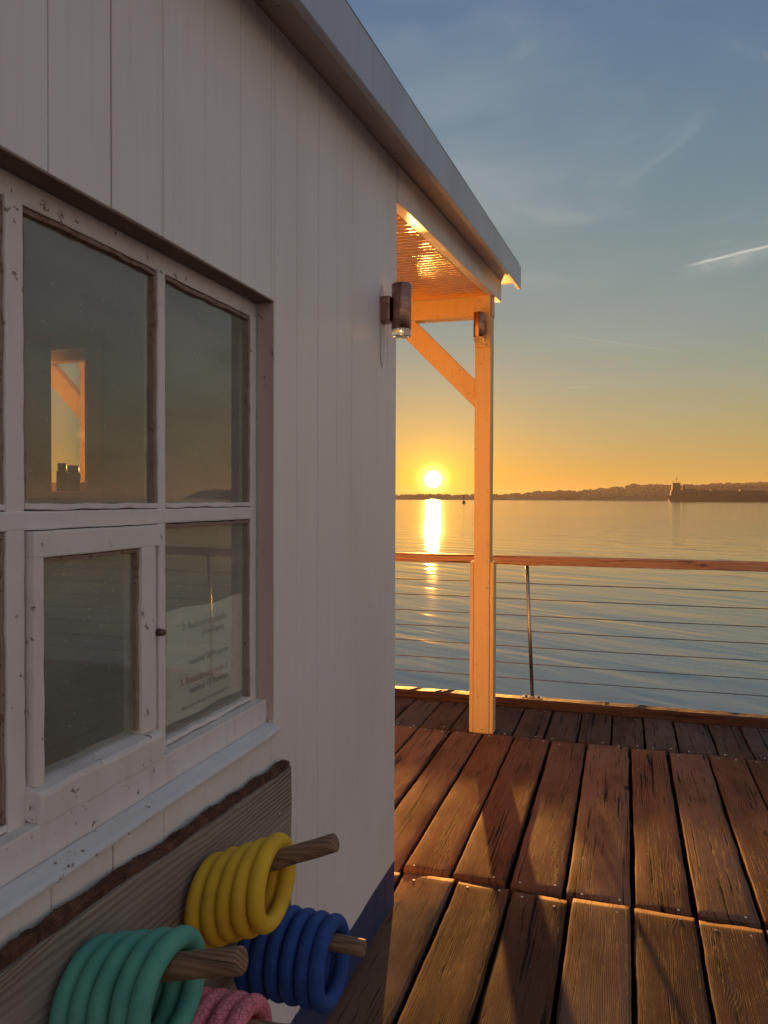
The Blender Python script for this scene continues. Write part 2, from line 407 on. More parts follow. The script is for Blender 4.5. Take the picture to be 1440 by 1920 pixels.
def shore_h(x):                               # ridge height above the water by position along the shore
    pts = [(-1600, 9), (-1050, 11), (-733, 15), (-560, 14), (-415, 17), (-250, 23), (-117, 28), (-40, 36), (32, 46), (145, 44), (270, 47), (420, 51), (800, 55), (1600, 40)]
    for (a, ha), (b_, hb) in zip(pts, pts[1:]):
        if x <= b_: return ha + (hb - ha) * max(0, (x - a)) / (b_ - a)
    return pts[-1][1]
bm = bmesh.new(); rows = []
for j, (y, f) in enumerate([(2560, 0), (2585, .16), (2640, .45), (2720, .78), (2820, .95), (3000, .9), (3400, .5), (3700, -.1)]):
    row = []
    for i in range(161):
        x = -1600 + i * 20
        z = WL - .3 + shore_h(x) * 1.05 * f + (noise.noise((x * .012, y * .01, 0)) * 4 * f if f > 0 else 0)
        row.append(bm.verts.new((x, y + noise.noise((x * .008, 3, 0)) * 30, z)))
    rows.append(row)
for a, b_ in zip(rows, rows[1:]):
    for i in range(160): bm.faces.new((a[i], a[i + 1], b_[i + 1], b_[i]))
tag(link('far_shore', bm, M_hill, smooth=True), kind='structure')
bm = bmesh.new()
ico = bmesh.new(); bmesh.ops.create_icosphere(ico, subdivisions=2, radius=1)
icv = [v.co.copy() for v in ico.verts]; icf = [[v.index for v in f.verts] for f in ico.faces]; ico.free()
for k in range(1500):
    x = random.uniform(-1150, 700); q = random.random(); y = 2600 + 235 * q
    f = min(.95, .2 + q * .9); hh = shore_h(x)
    r = random.uniform(6, 11) * (.65 if hh < 20 else 1)
    z = WL + hh * 1.12 * f + r * random.uniform(-.2, .35)
    sx, sy, sz = r * random.uniform(.8, 1.7), r, r * random.uniform(.55, .9)
    vs = []
    for c_ in icv:
        n_ = 1 + .35 * noise.noise(c_ * 1.7 + Vector((k * 3.3, 0, 0)))
        vs.append(bm.verts.new((x + c_.x * sx * n_, y + c_.y * sy * n_, z + c_.z * sz * n_)))
    for f_ in icf: bm.faces.new([vs[i] for i in f_])
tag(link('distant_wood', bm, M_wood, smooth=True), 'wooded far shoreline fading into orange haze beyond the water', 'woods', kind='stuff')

HZ = True
if HZ:
    t = mat('sea_haze'); pv = t.n('VolumePrincipled')
    t.put(pv, 'Color', (.95, .90, .85)); t.put(pv, 'Density', .00006); t.put(pv, 'Anisotropy', .2)
    t.l.new(pv.outputs[0], t.out.inputs['Volume'])
    bm = bmesh.new(); box(bm, (-6100, -6100, WL - 1), (6100, 6100, 63))
    tag(link('haze', bm, t.mat), kind='stuff')

# ------------------------------------------------------------------ far ship and channel mark
SY = 1300
ship = tag(empty('cargo_ship', (140, SY, WL)), 'long brown cargo ship with pale superstructure at its left end, before the far shore', 'ship')
bm = bmesh.new()
prof = [(66, 11), (67, 10.0), (74, 9.2), (100, 8.6), (200, 8.6), (262, 8.8), (275, 11)]
for (x0, z0), (x1, z1) in zip(prof, prof[1:]):
    pass
a = []
for x, z in prof:
    wd = 12 if 70 < x < 262 else 5
    a.append([bm.verts.new((x - (1 if x < 68 else 0), SY - wd, WL + z)), bm.verts.new((x, SY + wd, WL + z)), bm.verts.new((x + (3 if x < 68 else 0), SY + wd * .9, WL - .5)), bm.verts.new((x + (3 if x < 68 else 0), SY - wd * .9, WL - .5))])
for p, q in zip(a, a[1:]):
    for k in range(4): bm.faces.new((p[k], q[k], q[(k + 1) % 4], p[(k + 1) % 4]))
bm.faces.new(a[0][::-1]); bm.faces.new(a[-1])
link('hull', bm, M_hull, ship, origin=(140, SY, WL))
bm = bmesh.new()
z = WL + 8.5
for x0, x1, h_, d_ in [(70, 87, 5, 11), (71, 86, 10, 10), (73, 83.5, 14.5, 9.5), (74, 82, 19, 9), (72.5, 84, 21, 11), (87, 108, 11.5, 10)]:
    box(bm, (x0, SY - d_, z), (x1, SY + d_, z + h_), bev=.3)
box(bm, (88, SY - 2, z + 11), (92, SY + 2, z + 19), bev=.4)
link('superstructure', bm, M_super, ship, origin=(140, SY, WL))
bm = bmesh.new()
for x, h_ in [(75, 26), (79, 31), (82, 25), (85, 24), (74, 23.5)]:
    cyl(bm, (x, SY, z + 20), (x + random.uniform(-1, .5), SY, z + h_), .35, .2, n=8)
box(bm, (77, SY - .4, z + 27), (81, SY + .4, z + 27.6))
link('mast', bm, M_cont, ship, origin=(140, SY, WL))
for x0, x1, h_ in [(109, 127.6, 9.2), (128.4, 168.5, 9.4), (169.5, 191.6, 9.6), (192.4, 212.6, 9.4), (213.4, 233.6, 9.6), (234.4, 258, 9.4)]:
    bm = bmesh.new(); n_ = max(1, round((x1 - x0) / 6.2)); cw = (x1 - x0) / n_
    for i in range(n_):
        for k in range(4):
            if k == 3 and random.random() < .12: continue
            box(bm, (x0 + i * cw + .08, SY - 11.8, WL + 8.65 + k * h_ / 4), (x0 + (i + 1) * cw - .08, SY + 11.8, WL + 8.6 + (k + 1) * h_ / 4 - .08))
    link('container_stack', bm, M_cont, ship, origin=(140, SY, WL))
for x in (128, 169, 192, 213, 234):
    bm = bmesh.new()
    for dx in (-.7, .7): box(bm, (x + dx - .22, SY - 12.3, WL + 5.5), (x + dx + .22, SY - 11.9, WL + 19.0))
    for zz in (9, 12, 15, 18.6): box(bm, (x - .48, SY - 12.25, WL + zz), (x + .48, SY - 11.95, WL + zz + .35))
    link('lashing_bridge', bm, M_hull, ship, origin=(140, SY, WL))
buoy = tag(empty('channel_buoy', (-105, 520, WL)), 'small dark channel buoy with upright pole, between hut corner and post', 'buoy')
bm = bmesh.new(); cyl(bm, (-105, 520, WL - .3), (-105, 520, WL + 1.0), 1.3, 1.1, n=16, rim=.1); cyl(bm, (-105, 520, WL + 1), (-105, 520, WL + 2.2), .9, .4, n=12)
link('float', bm, M_hull, buoy, origin=(-105, 520, WL))
bm = bmesh.new(); cyl(bm, (-105, 520, WL + 2.2), (-105, 520, WL + 6.5), .25, .18, n=8); cyl(bm, (-105, 520, WL + 5.0), (-105, 520, WL + 6.6), .5, .1, n=10)
link('mast', bm, M_hull, buoy, origin=(-105, 520, WL))

# ------------------------------------------------------------------ deck
bm = bmesh.new(); bm2 = bmesh.new(); bms = bmesh.new()
pl1 = bm.loops.layers.float_color.new('pid'); pl2 = bm2.loops.layers.float_color.new('pid')
def plank(bm, lay, x0, x1, y0, y1, z, th=.042, notch=0.0, dark_bias=0.0):
    rid = (random.random(), random.random(), min(1, dark_bias + random.random() ** 1.2), 1)
    sd = random.uniform(0, 50); nx = 8; ny = max(10, int((y1 - y0) / .03))
    tilt = random.uniform(-.0035, .0035); cup = random.uniform(-.0025, .003); dz = random.uniform(-.003, .003)
    tw = random.uniform(-.002, .002)
    us = [0, .012, .045, .25, .5, .75, .955, .988, 1]
    top = []
    for j in range(ny + 1):
        t_ = j / ny; y = y0 + (y1 - y0) * t_
        el = noise.noise((sd, y * 5, 0)) * .0035 + noise.noise((sd, y * 28, 5)) * .0022
        er = noise.noise((sd + 9, y * 5, 0)) * .0035 + noise.noise((sd + 9, y * 28, 5)) * .0022
        row = []
        for u in us:
            x = x0 + el + (x1 + er - x0 - el) * u
            yy = y
            if j in (0, ny): yy += noise.noise((sd + 3, u * 8, j)) * (.004 + notch * .5)
            e = min(u, 1 - u); drop = .0032 if e == 0 else (.0013 if e < .02 else 0)
            if j in (0, ny): drop = max(drop, .0018)
            zz = z + dz + tilt * (u - .5) + cup * 4 * (u - .5) ** 2 + tw * (t_ - .5) * (u - .5) * 4 - drop
            zz += noise.noise((x * 9 + sd, y * 2.2, 1)) * .0016
            row.append(bm.verts.new((x, yy, zz)))
        top.append(row)
    bl = [bm.verts.new((r_[0].co.x, r_[0].co.y, z - th)) for r_ in top]
    br = [bm.verts.new((r_[-1].co.x, r_[-1].co.y, z - th)) for r_ in top]
    fs = []
    K = len(us) - 1
    for j in range(ny):
        for i in range(K): fs.append(bm.faces.new((top[j][i], top[j][i + 1], top[j + 1][i + 1], top[j + 1][i])))
        fs.append(bm.faces.new((bl[j], top[j][0], top[j + 1][0], bl[j + 1])))
        fs.append(bm.faces.new((br[j], br[j + 1], top[j + 1][-1], top[j][-1])))
        fs.append(bm.faces.new((bl[j], bl[j + 1], br[j + 1], br[j])))
    fs.append(bm.faces.new([bl[0], br[0]] + top[0][::-1])); fs.append(bm.faces.new([br[-1], bl[-1]] + top[-1]))
    for f in fs:
        f.smooth = True
        for lp in f.loops: lp[lay] = rid
    for yy in (y0 + .045, y1 - .045):
        for u in (.2, .8):
            if random.random() < .2: continue
            xs = x0 + (x1 - x0) * (u + random.uniform(-.05, .05)); ys = yy + random.uniform(-.02, .02)
            zs = z + dz + cup * 4 * (u - .5) ** 2 + tilt * (u - .5) + .0002
            cyl(bms, (xs, ys, zs - .004), (xs, ys, zs + .0008), .0058, .0050, n=10)
def row(bm, lay, y0, y1, anchors, xmin, xmax, pitch, gap, z, notch=0.0, jy=.012, dark_bias=0.0):
    xs = sorted(anchors); x = xs[0]
    while x > xmin: x -= pitch + random.uniform(-.006, .006); xs.insert(0, x)
    x = xs[-1]
    while x < xmax: x += pitch + random.uniform(-.006, .006); xs.append(x)
    for a_, b_ in zip(xs, xs[1:]):
        g_ = gap * random.uniform(.6, 1.35)
        plank(bm, lay, a_ + g_ / 2, b_ - gap * random.uniform(.3, .7), y0 + random.uniform(-jy, jy) + .006, y1 + random.uniform(-jy, jy) - .006, z, notch=notch, dark_bias=dark_bias)
row(bm, pl1, 1.02, 2.985, [-.625, -.405, -.185, .043, .262], -1.0, 4.6, .222, .017, 0.0, .012, dark_bias=.75)  # planks of this row are pushed towards the darker tone
row(bm, pl1, -1.0, 1.00, [-.62, -.40, -.18, .04, .26], -1.0, 4.6, .222, .017, 0.0)
row(bm, pl1, -3.0, -1.02, [-.62, -.40, -.18, .04, .26], -1.0, 4.6, .222, .017, 0.0)
row(bm, pl1, 3.0, 4.925, [-1.292, -1.066, -.858, -.655, -.425, -.206, .045, .265, .487, .69], -7.4, 4.6, .222, .019, 0.0, .016)
row(bm2, pl2, 4.955, 5.675, [-.478, -.272, -.065, .137, .334, .556, .755], -7.4, 4.6, .206, .014, -.012, .002)
deck = tag(link('deck', bm, M_deck), kind='structure')
tag(link('deck_edge_strip', bm2, M_deck2), kind='structure')
s_ = link('screw', bms, M_screw, deck); s_['kind'] = 'stuff'
bm = bmesh.new()
box(bm, (-7.5, 5.68, -.20), (4.7, 5.79, .048), bev=.010, seg=.05, jit=.004, jf=9)
tag(link('deck_kerb', bm, M_kerb), kind='structure')
bm = bmesh.new()
x = -7.2
while x < 4.5:
    w_ = random.uniform(.20, .34); box(bm, (x, -2.9, -.262 + .0), (x + w_, 5.6, -.2425)); x += w_ + random.uniform(.006, .03)
for y in (-2.2, -.1, 1.05, 1.9, 2.94, 3.06, 3.9, 4.86, 5.02, 5.6): box(bm, (-7.4, y - .04, -.24), (4.6, y + .04, -.062))
for x in (-6, -3, -1.4, .9, 3.4): box(bm, (x - .08, -3, -.5), (x + .08, 5.7, -.264))
for x in (-6, -3, .9, 3.4):
    for y in (-2, 1.2, 5.2): cyl(bm, (x, y, WL - 2), (x, y, -.502), .14, n=14)
tag(link('deck_substructure', bm, M_kerb), kind='structure')

# ------------------------------------------------------------------ railing
rail = tag(empty('railing', (0, 5.72, .048)), 'brown handrail with seven thin steel cables along the seaward deck edge', 'railing')
O = (0, 5.72, .048)
bm = bmesh.new(); box(bm, (-7.4, 5.685, 1.036), (4.6, 5.765, 1.102), bev=.008, seg=.25, jit=.0015, bseg=2)
link('handrail', bm, M_rail, rail, origin=O)
for z in (.900, .783, .661, .546, .428, .304, .190):
    bm = bmesh.new(); ph = z * 13; N_ = 48; pts = []
    for i in range(N_): pts.append(Vector((-7.4 + 12 * i / N_, 5.725, z - .004 * math.sin(math.pi * ((i * .25 + .6) % 2.25) / 2.25))))
    for p, q in zip(pts, pts[1:]): cyl(bm, p, q, .0033, n=6, cap=False)
    link('cable', bm, M_cable, rail, origin=O)
def baluster(xt, xb):
    bm = bmesh.new(); cyl(bm, (xb, 5.725, .056), (xt, 5.725, 1.03), .0135, n=16)
    cyl(bm, (xb, 5.725, .056), (xb, 5.725, .068), .021, .017, n=16)
    box(bm, (xt - .085, 5.70, 1.030), (xt + .085, 5.75, 1.0355), bev=.001)
    o = link('baluster', bm, M_steel, rail, origin=(xb, 5.725, .056))
    bm = bmesh.new(); box(bm, (xb - .075, 5.685, .052), (xb + .075, 5.765, .0605), bev=.0015)
    link('base_plate', bm, M_screw, o, origin=(xb, 5.725, .05))
    for dx in (-.045, .045):
        bm = bmesh.new(); cyl(bm, (xb + dx, 5.725, .0605), (xb + dx, 5.725, .071), .0105, n=6)
        link('bolt', bm, M_cable, o, origin=(xb + dx, 5.725, .056))
baluster(-.680, -.634); baluster(1.58, 1.57); baluster(3.8, 3.8); baluster(-2.88, -2.87)

# ------------------------------------------------------------------ hut
HX = -.813; HB = -7.0; HY0 = -2.2; HY1 = 2.75; SL = .093
def roofz(y): return 2.655 + SL * (y - 1.594)
hut = tag(empty('beach_hut', (HX, HY1, 0)), 'white boarded beach hut with four-pane window, porch and sloping roof', 'hut')
HO = (HX, HY1, 0)
seams = [.941, 1.087, 1.235, 1.382, 1.535, 1.69, 1.842, 1.987, 2.128, 2.259, 2.394, 2.521, 2.640]
y = .941
while y > HY0: y -= .147; seams.insert(0, max(y, HY0))
seams.append(HY1)
WZ0, WZ1, WY0, WY1 = .948, 1.998, -.02, 1.707
bm = bmesh.new(); bb = bmesh.new()
def wallboard(bm, y0, y1, z0, z1, off, slope=False):
    def fn(c):
        if slope and c.z > z0 + .3: c = Vector((c.x, c.y, c.z + roofz(c.y) - roofz(y1)))
        return c
    box(bm, (HX - .02, y0 + .0015, z0), (HX + off, y1 - .0015, z1), bev=.0017, seg=.12, jit=.0009, jf=5, fn=fn)
for a_, b_ in zip(seams, seams[1:]):
    off = random.uniform(-.0012, .0012)
    box(bb, (HX - .02, a_ + .0012, -.03), (HX + off, b_ - .0012, .158), bev=.0017, seg=.1, jit=.0008, jf=5)
    if b_ <= WY1 + .02 and a_ >= WY0 - .15:
        yb = min(b_, WY1)
        wallboard(bm, a_, yb, .159, WZ0, off); wallboard(bm, a_, yb, WZ1, roofz(yb), off, True)
        if b_ > WY1: pass
    elif a_ < WY1 < b_:
        wallboard(bm, a_, WY1, .159, WZ0, off); wallboard(bm, a_, WY1, WZ1, roofz(WY1), off, True)
        wallboard(bm, WY1, b_, .159, roofz(b_), off, True)
    else:
        wallboard(bm, a_, b_, .159, roofz(b_), off, True)
sw = link('side_wall', bm, M_wall, hut, origin=HO)
link('painted_base', bb, M_blue, hut, origin=HO)
# reveal / lining behind the siding (studs + inner face), also closes the groove bottoms
bm = bmesh.new()
def lin(y0, y1, z0, z1): box(bm, (HX - .088, y0, z0), (HX - .0215, y1, z1))
lin(HY0, WY0, -.02, 2.33); lin(WY1, HY1 - .03, -.02, 2.33); lin(WY0, WY1, -.02, WZ0); lin(WY0, WY1, WZ1, 2.33)
box(bm, (HX - .088, HY0, 2.331), (HX - .0215, HY1 - .03, 2.50), fn=lambda c: Vector((c.x, c.y, c.z if c.z < 2.4 else roofz(c.y) - .02)))
link('wall_lining', bm, M_inner, hut, origin=HO)
# end wall towards the sea, with a window
EX0, EX1, EZ0, EZ1 = -3.05, -2.105, 1.545, 2.13
bm = bmesh.new()
x = HX - .02
while x > HB:
    x2 = max(x - .145, HB); segs = [(.0, roofz(HY1))]
    if x > EX0 and x2 < EX1:
        xa, xb = min(x, EX1), max(x2, EX0)
        box(bm, (xb + .001, HY1 - .03, 0), (xa - .001, HY1, EZ0), bev=.002); box(bm, (xb + .001, HY1 - .03, EZ1), (xa - .001, HY1, roofz(HY1)), bev=.002)
        if x > EX1: box(bm, (EX1 + .001, HY1 - .03, 0), (x - .001, HY1, roofz(HY1)), bev=.002)
        if x2 < EX0: box(bm, (x2 + .001, HY1 - .03, 0), (EX0 - .001, HY1, roofz(HY1)), bev=.002)
    else: box(bm, (x2 + .001, HY1 - .03, 0), (x - .001, HY1, roofz(HY1)), bev=.002)
    x = x2
link('end_wall', bm, M_wall, hut, origin=HO)
bm = bmesh.new()
for a_, b_ in [((HB, HY1 - .09, 0), (EX0, HY1 - .032, 2.6)), ((EX1, HY1 - .09, 0), (HX - .09, HY1 - .032, 2.6)),
               ((EX0, HY1 - .09, 0), (EX1, HY1 - .032, EZ0)), ((EX0, HY1 - .09, EZ1), (EX1, HY1 - .032, 2.6)),
               ((HB + .002, HY0, -.0), (HB + .06, HY1 - .1, 2.3)), ((HB + .1, HY0, 0), (HX - .1, HY0 + .06, 2.28)),
               ((HB + .1, HY0 + .07, .012), (HX - .1, HY1 - .1, .03))]:
    box(bm, a_, b_)
box(bm, (HB + .1, HY0 + .07, 2.30), (HX - .09, HY1 - .1, 2.33), fn=lambda c: Vector((c.x, c.y, c.z + .05 * (c.y - HY0))))
link('interior', bm, M_inner, hut, origin=HO)
# end window
bm = bmesh.new(); y_ = HY1 - .075
for a_, b_ in [((EX0, y_, EZ0), (EX1, y_ + .05, EZ0 + .04)), ((EX0, y_, EZ1 - .04), (EX1, y_ + .05, EZ1)), ((EX0, y_, EZ0 + .04), (EX0 + .04, y_ + .05, EZ1 - .04)), ((EX1 - .035, y_, EZ0 + .04), (EX1, y_ + .05, EZ1 - .04)),
               ((EX0 - .07, y_ - .03, EZ1), (EX1 + .07, y_ - .016, EZ1 + .07)), ((EX1, y_ - .03, EZ0 - .07), (EX1 + .07, y_ - .016, EZ1 - .001)), ((EX0 - .07, y_ - .10, EZ0 - .03), (EX1 + .07, y_ - .016, EZ0 - .002))]:
    box(bm, a_, b_, bev=.003)
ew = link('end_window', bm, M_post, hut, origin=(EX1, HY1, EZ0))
bm = bmesh.new(); box(bm, (EX0 + .041, y_ + .02, EZ0 + .041), (EX1 - .036, y_ + .024, EZ1 - .041)); link('pane', bm, M_glass, ew, origin=(EX1, HY1, EZ0))

# roof: deck, soffit, fascia, end fascia
RY1 = 5.35; FX = -.689
def sh(c): return Vector((c.x, c.y, c.z + SL * (c.y - 1.594)))
zr = 2.655
bm = bmesh.new()
box(bm, (HB - .2, HY0 - .3, zr + .055), (FX - .028, RY1 - .028, zr + .115), seg=.3, fn=sh)
roof = link('roof', bm, M_soffit, hut, origin=(HX, HY1, roofz(HY1)))
RO = (HX, HY1, roofz(HY1))
bm = bmesh.new(); box(bm, (HX - .02, HY0 - .3, zr + .002), (FX - .026, RY1 - .028, zr + .02), bev=.002, seg=.25, jit=.0012, fn=sh)
box(bm, (HB - .2, 5.08, zr + .002), (HX - .021, RY1 - .028, zr + .02), bev=.002, fn=sh)
link('soffit', bm, M_soffit, roof, origin=RO)
bm = bmesh.new()
box(bm, (FX - .024, HY0 - .3, zr - .040), (FX, RY1 - .001, zr + .112), bev=.003, seg=.25, jit=.0012, fn=sh)
box(bm, (HB - .2, RY1 - .025, zr + .001), (FX - .026, RY1, zr + .112), bev=.003, fn=sh)
link('fascia', bm, M_fascia, roof, origin=RO)
bm = bmesh.new()   # roofing felt / metal cap with turned edge
box(bm, (HB - .22, HY0 - .32, zr + .1165), (FX - .002, RY1 - .002, zr + .120), bev=.002, seg=.4, fn=sh)
link('roof_cap', bm, M_fascia, roof, origin=RO)
# side beam under the soffit from the hut corner to the front
bm = bmesh.new()
def shb(c): return Vector((c.x, c.y, c.z + .096 * (c.y - 2.827)))
box(bm, (HX - .045, HY1 + .002, 2.628), (HX + .004, 5.25, 2.768), bev=.003, seg=.2, jit=.0012, fn=shb)
link('side_beam', bm, M_wall, hut, origin=(HX, HY1, 2.6))
# porch ceiling boards run away from the side beam
bm = bmesh.new(); PIT = .058; NR = int((4.944 - HY1 - .003) / PIT * 10); XS = [HX - .046 - .25 * k for k in range(9)] + [HB]
prev = None
for i in range(NR + 1):
    y = HY1 + .003 + (4.944 - HY1 - .003) * i / NR; ph = (i % 10) / 10
    rib = .0075 * abs(math.sin(math.pi * ph)) ** .7
    cur = [bm.verts.new(shb(Vector((x, y, 2.634 - rib + .0016 * noise.noise((x * 1.7, y * 9, 0)))))) for x in XS] + [bm.verts.new(shb(Vector((HB, y, 2.648)))), bm.verts.new(shb(Vector((XS[0], y, 2.648))))]
    if prev:
        n_ = len(cur)
        for k in range(n_): bm.faces.new((prev[k], prev[(k + 1) % n_], cur[(k + 1) % n_], cur[k]))
    prev = cur
bmesh.ops.recalc_face_normals(bm, faces=bm.faces)
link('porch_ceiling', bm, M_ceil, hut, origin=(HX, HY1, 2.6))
# front cross beam
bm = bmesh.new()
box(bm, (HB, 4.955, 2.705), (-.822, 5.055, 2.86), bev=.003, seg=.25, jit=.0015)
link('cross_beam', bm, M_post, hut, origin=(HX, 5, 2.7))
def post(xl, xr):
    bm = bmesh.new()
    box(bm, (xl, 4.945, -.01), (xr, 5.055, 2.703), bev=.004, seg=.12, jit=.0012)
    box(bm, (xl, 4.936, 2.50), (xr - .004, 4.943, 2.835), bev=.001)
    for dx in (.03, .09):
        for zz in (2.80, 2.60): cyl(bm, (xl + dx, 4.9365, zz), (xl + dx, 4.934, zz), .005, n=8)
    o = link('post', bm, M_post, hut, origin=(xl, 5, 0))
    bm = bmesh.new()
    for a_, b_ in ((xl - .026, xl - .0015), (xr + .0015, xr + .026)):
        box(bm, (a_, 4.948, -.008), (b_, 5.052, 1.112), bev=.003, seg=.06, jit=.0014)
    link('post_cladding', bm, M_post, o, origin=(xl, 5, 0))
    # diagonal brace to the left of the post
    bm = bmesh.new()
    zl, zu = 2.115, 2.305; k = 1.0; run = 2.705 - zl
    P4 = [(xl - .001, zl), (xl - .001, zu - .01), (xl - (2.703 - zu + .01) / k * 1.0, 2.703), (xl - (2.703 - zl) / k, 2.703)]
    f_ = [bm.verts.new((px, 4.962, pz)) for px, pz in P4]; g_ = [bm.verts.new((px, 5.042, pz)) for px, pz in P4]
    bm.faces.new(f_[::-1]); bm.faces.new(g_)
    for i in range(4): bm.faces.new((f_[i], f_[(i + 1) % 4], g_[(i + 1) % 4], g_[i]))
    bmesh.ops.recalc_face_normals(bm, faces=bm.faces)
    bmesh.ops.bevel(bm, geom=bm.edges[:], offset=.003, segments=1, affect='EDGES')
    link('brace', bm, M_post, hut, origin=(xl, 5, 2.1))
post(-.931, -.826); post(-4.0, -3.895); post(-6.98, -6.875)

# ------------------------------------------------------------------ the side window
FXF = HX - .045          # face of the frame, set back in the wall
win = bmesh.new()
def fb(bm, y0, y1, z0, z1, x0=-.035, x1=0.0, bev=.003, jit=.0012, m=0, seg=.025):
    box(bm, (FXF + x0, y0, z0), (FXF + x1, y1, z1), bev=bev, seg=seg, jit=jit, jf=26, mat=m, bseg=2)
fb(win, WY0, WY1 - .001, 1.958, WZ1 - .001, x1=-.004)                  # head
fb(win, 1.675, WY1 - .004, 1.02, 1.964, x1=-.0015)                       # right stile
fb(win, WY0, WY1 - .001, .958, 1.028, x1=.026)                          # bottom rail
fb(win, WY0, 1.674, 1.470, 1.499, x1=.0)                         # transom
for yc, wd in ((1.300, .024), (.922, .036), (.565, .024), (.19, .036)):
    fb(win, yc - wd / 2 , yc + wd / 2, 1.02, 1.474, x1=-.001); fb(win, yc - wd / 2, yc + wd / 2, 1.494, 1.963, x1=-.001)
fb(win, WY0, WY0 + .03, 1.03, 1.957)
cols = [(1.312, 1.674), (.940, 1.288), (.577, .904), (.208, .553)]
# stained putty fillets round the panes
for i, (a_, b_) in enumerate(cols):
    for z0, z1 in ((1.50, 1.957), (1.03, 1.469)):
        if i in (1, 3) and z0 < 1.2: continue
        for q in ((a_ + .001, b_ - .001, z1 - .009, z1 - .001), (b_ - .008, b_ - .001, z0 + .006, z1 - .010), (a_ + .001, a_ + .006, z0 + .006, z1 - .010)):
            fb(win, q[0], q[1], q[2], q[3], x0=-.020, x1=-.005, bev=.0015, jit=.0028, m=1, seg=.008)
        fb(win, a_ + .001, b_ - .001, z0 + .001, z0 + .010, x0=-.020, x1=-.001, bev=.0015, jit=.0028, m=0, seg=.008)
wo = link('window', win, [M_frame, M_putty], hut, origin=(FXF, WY1, WZ0))
WO = (FXF, WY1, WZ0)
# reveal boards top and side
bm = bmesh.new()
box(bm, (HX - .044, WY1 - .003, WZ0 + .03), (HX - .002, WY1 + .0008, WZ1 - .001), bev=.0004); link('side_reveal', bm, M_reveal2, wo, origin=WO)
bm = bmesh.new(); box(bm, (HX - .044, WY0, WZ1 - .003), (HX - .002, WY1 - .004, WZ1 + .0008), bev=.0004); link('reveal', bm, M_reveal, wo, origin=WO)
# sill
bm = bmesh.new()
def sl(c):
    k = (c.x - (FXF + .0275)) / .04; return Vector((c.x, c.y, c.z - (max(0, k) * .010 if c.z > .962 else 0)))
box(bm, (FXF + .0275, WY0, .951), (HX + .022, WY1 - .004, .974), bev=.005, seg=.04, jit=.0012, jf=14, fn=sl, bseg=2)
link('sill', bm, M_sill, wo, origin=WO)
for i, (a_, b_) in enumerate(cols):
    for z0, z1 in ((1.501, 1.956), (1.031, 1.468)):
        if i in (1, 3) and z0 < 1.2: continue
        bm = bmesh.new(); box(bm, (FXF - .018, a_ + .003, z0 + .003), (FXF - .014, b_ - .003, z1 - .003)); link('pane', bm, M_milky if i == 0 else M_glass, wo, origin=WO)
def casement(a_, b_):
    bm = bmesh.new()
    kw = dict(x0=-.030, x1=.012)
    fb(bm, a_ + .004, b_ - .004, 1.428, 1.4685, **kw); fb(bm, a_ + .002, b_ - .002, 1.44, 1.480, x0=-.034, x1=-.031)
    fb(bm, a_ + .0045, a_ + .026, 1.080, 1.434, x0=-.03, x1=.0112)
    fb(bm, b_ - .072, b_ - .030, 1.080, 1.434, x0=-.03, x1=.0112)
    fb(bm, b_ - .033, b_ - .0045, 1.045, 1.436, x0=-.03, x1=-.003)
    box(bm, (FXF - .03, a_ - .002, 1.034), (FXF + .028, b_ - .024, 1.087), bev=.006, seg=.02, jit=.0022, jf=22, bseg=2,
        fn=lambda c: Vector((c.x, c.y, c.z - max(0, (c.x - FXF)) * .45)))
    for q in ((a_ + .026, a_ + .031, 1.09, 1.426), (b_ - .079, b_ - .072, 1.09, 1.426)):
        fb(bm, *q, x0=-.012, x1=.004, bev=.001, jit=.003, m=1, seg=.008)
    fb(bm, a_ + .032, b_ - .080, 1.421, 1.4275, x0=-.012, x1=.006, bev=.001, jit=.003, m=1, seg=.008)
    o = link('casement', bm, [M_frame, M_putty], wo, origin=WO)
    bm = bmesh.new(); box(bm, (FXF - .006, a_ + .027, 1.088), (FXF - .002, b_ - .073, 1.427)); link('casement_pane', bm, M_glass, wo, origin=WO)
    bm = bmesh.new(); cyl(bm, (FXF + .006, b_ - .014, 1.262), (FXF + .020, b_ - .014, 1.262), .008, .006, n=12); link('latch', bm, M_cable, wo, origin=WO)
casement(*cols[1]); casement(*cols[3])

# notice behind the lower right pane
nz = FXF - .0215
bm = bmesh.new()
N_ = 12; vs = []
for k in range(2):
    for i in range(N_ + 1):
        yy = 1.318 + .362 * i / N_
        for zt in (0, 1):
            z_ = (1.058 + .002 * math.sin(i)) if zt == 0 else 1.288 + .004 * math.sin(i * .7)
            vs.append(bm.verts.new((nz - k * .0006 + .002 * math.sin(i * .5 + zt), yy, z_)))
def V(k, i, zt): return vs[k * (N_ + 1) * 2 + i * 2 + zt]
for i in range(N_):
    bm.faces.new((V(0, i, 0), V(0, i + 1, 0), V(0, i + 1, 1), V(0, i, 1))); bm.faces.new((V(1, i, 0), V(1, i, 1), V(1, i + 1, 1), V(1, i + 1, 0)))
    for zt in (0, 1): bm.faces.new((V(0, i, zt), V(0, i + 1, zt), V(1, i + 1, zt), V(1, i, zt)))
notice = tag(link('notice', bm, M_paper, origin=(nz, 1.5, 1.06)), 'white paper notice with faded printed lines behind the lower right window pane', 'notice')
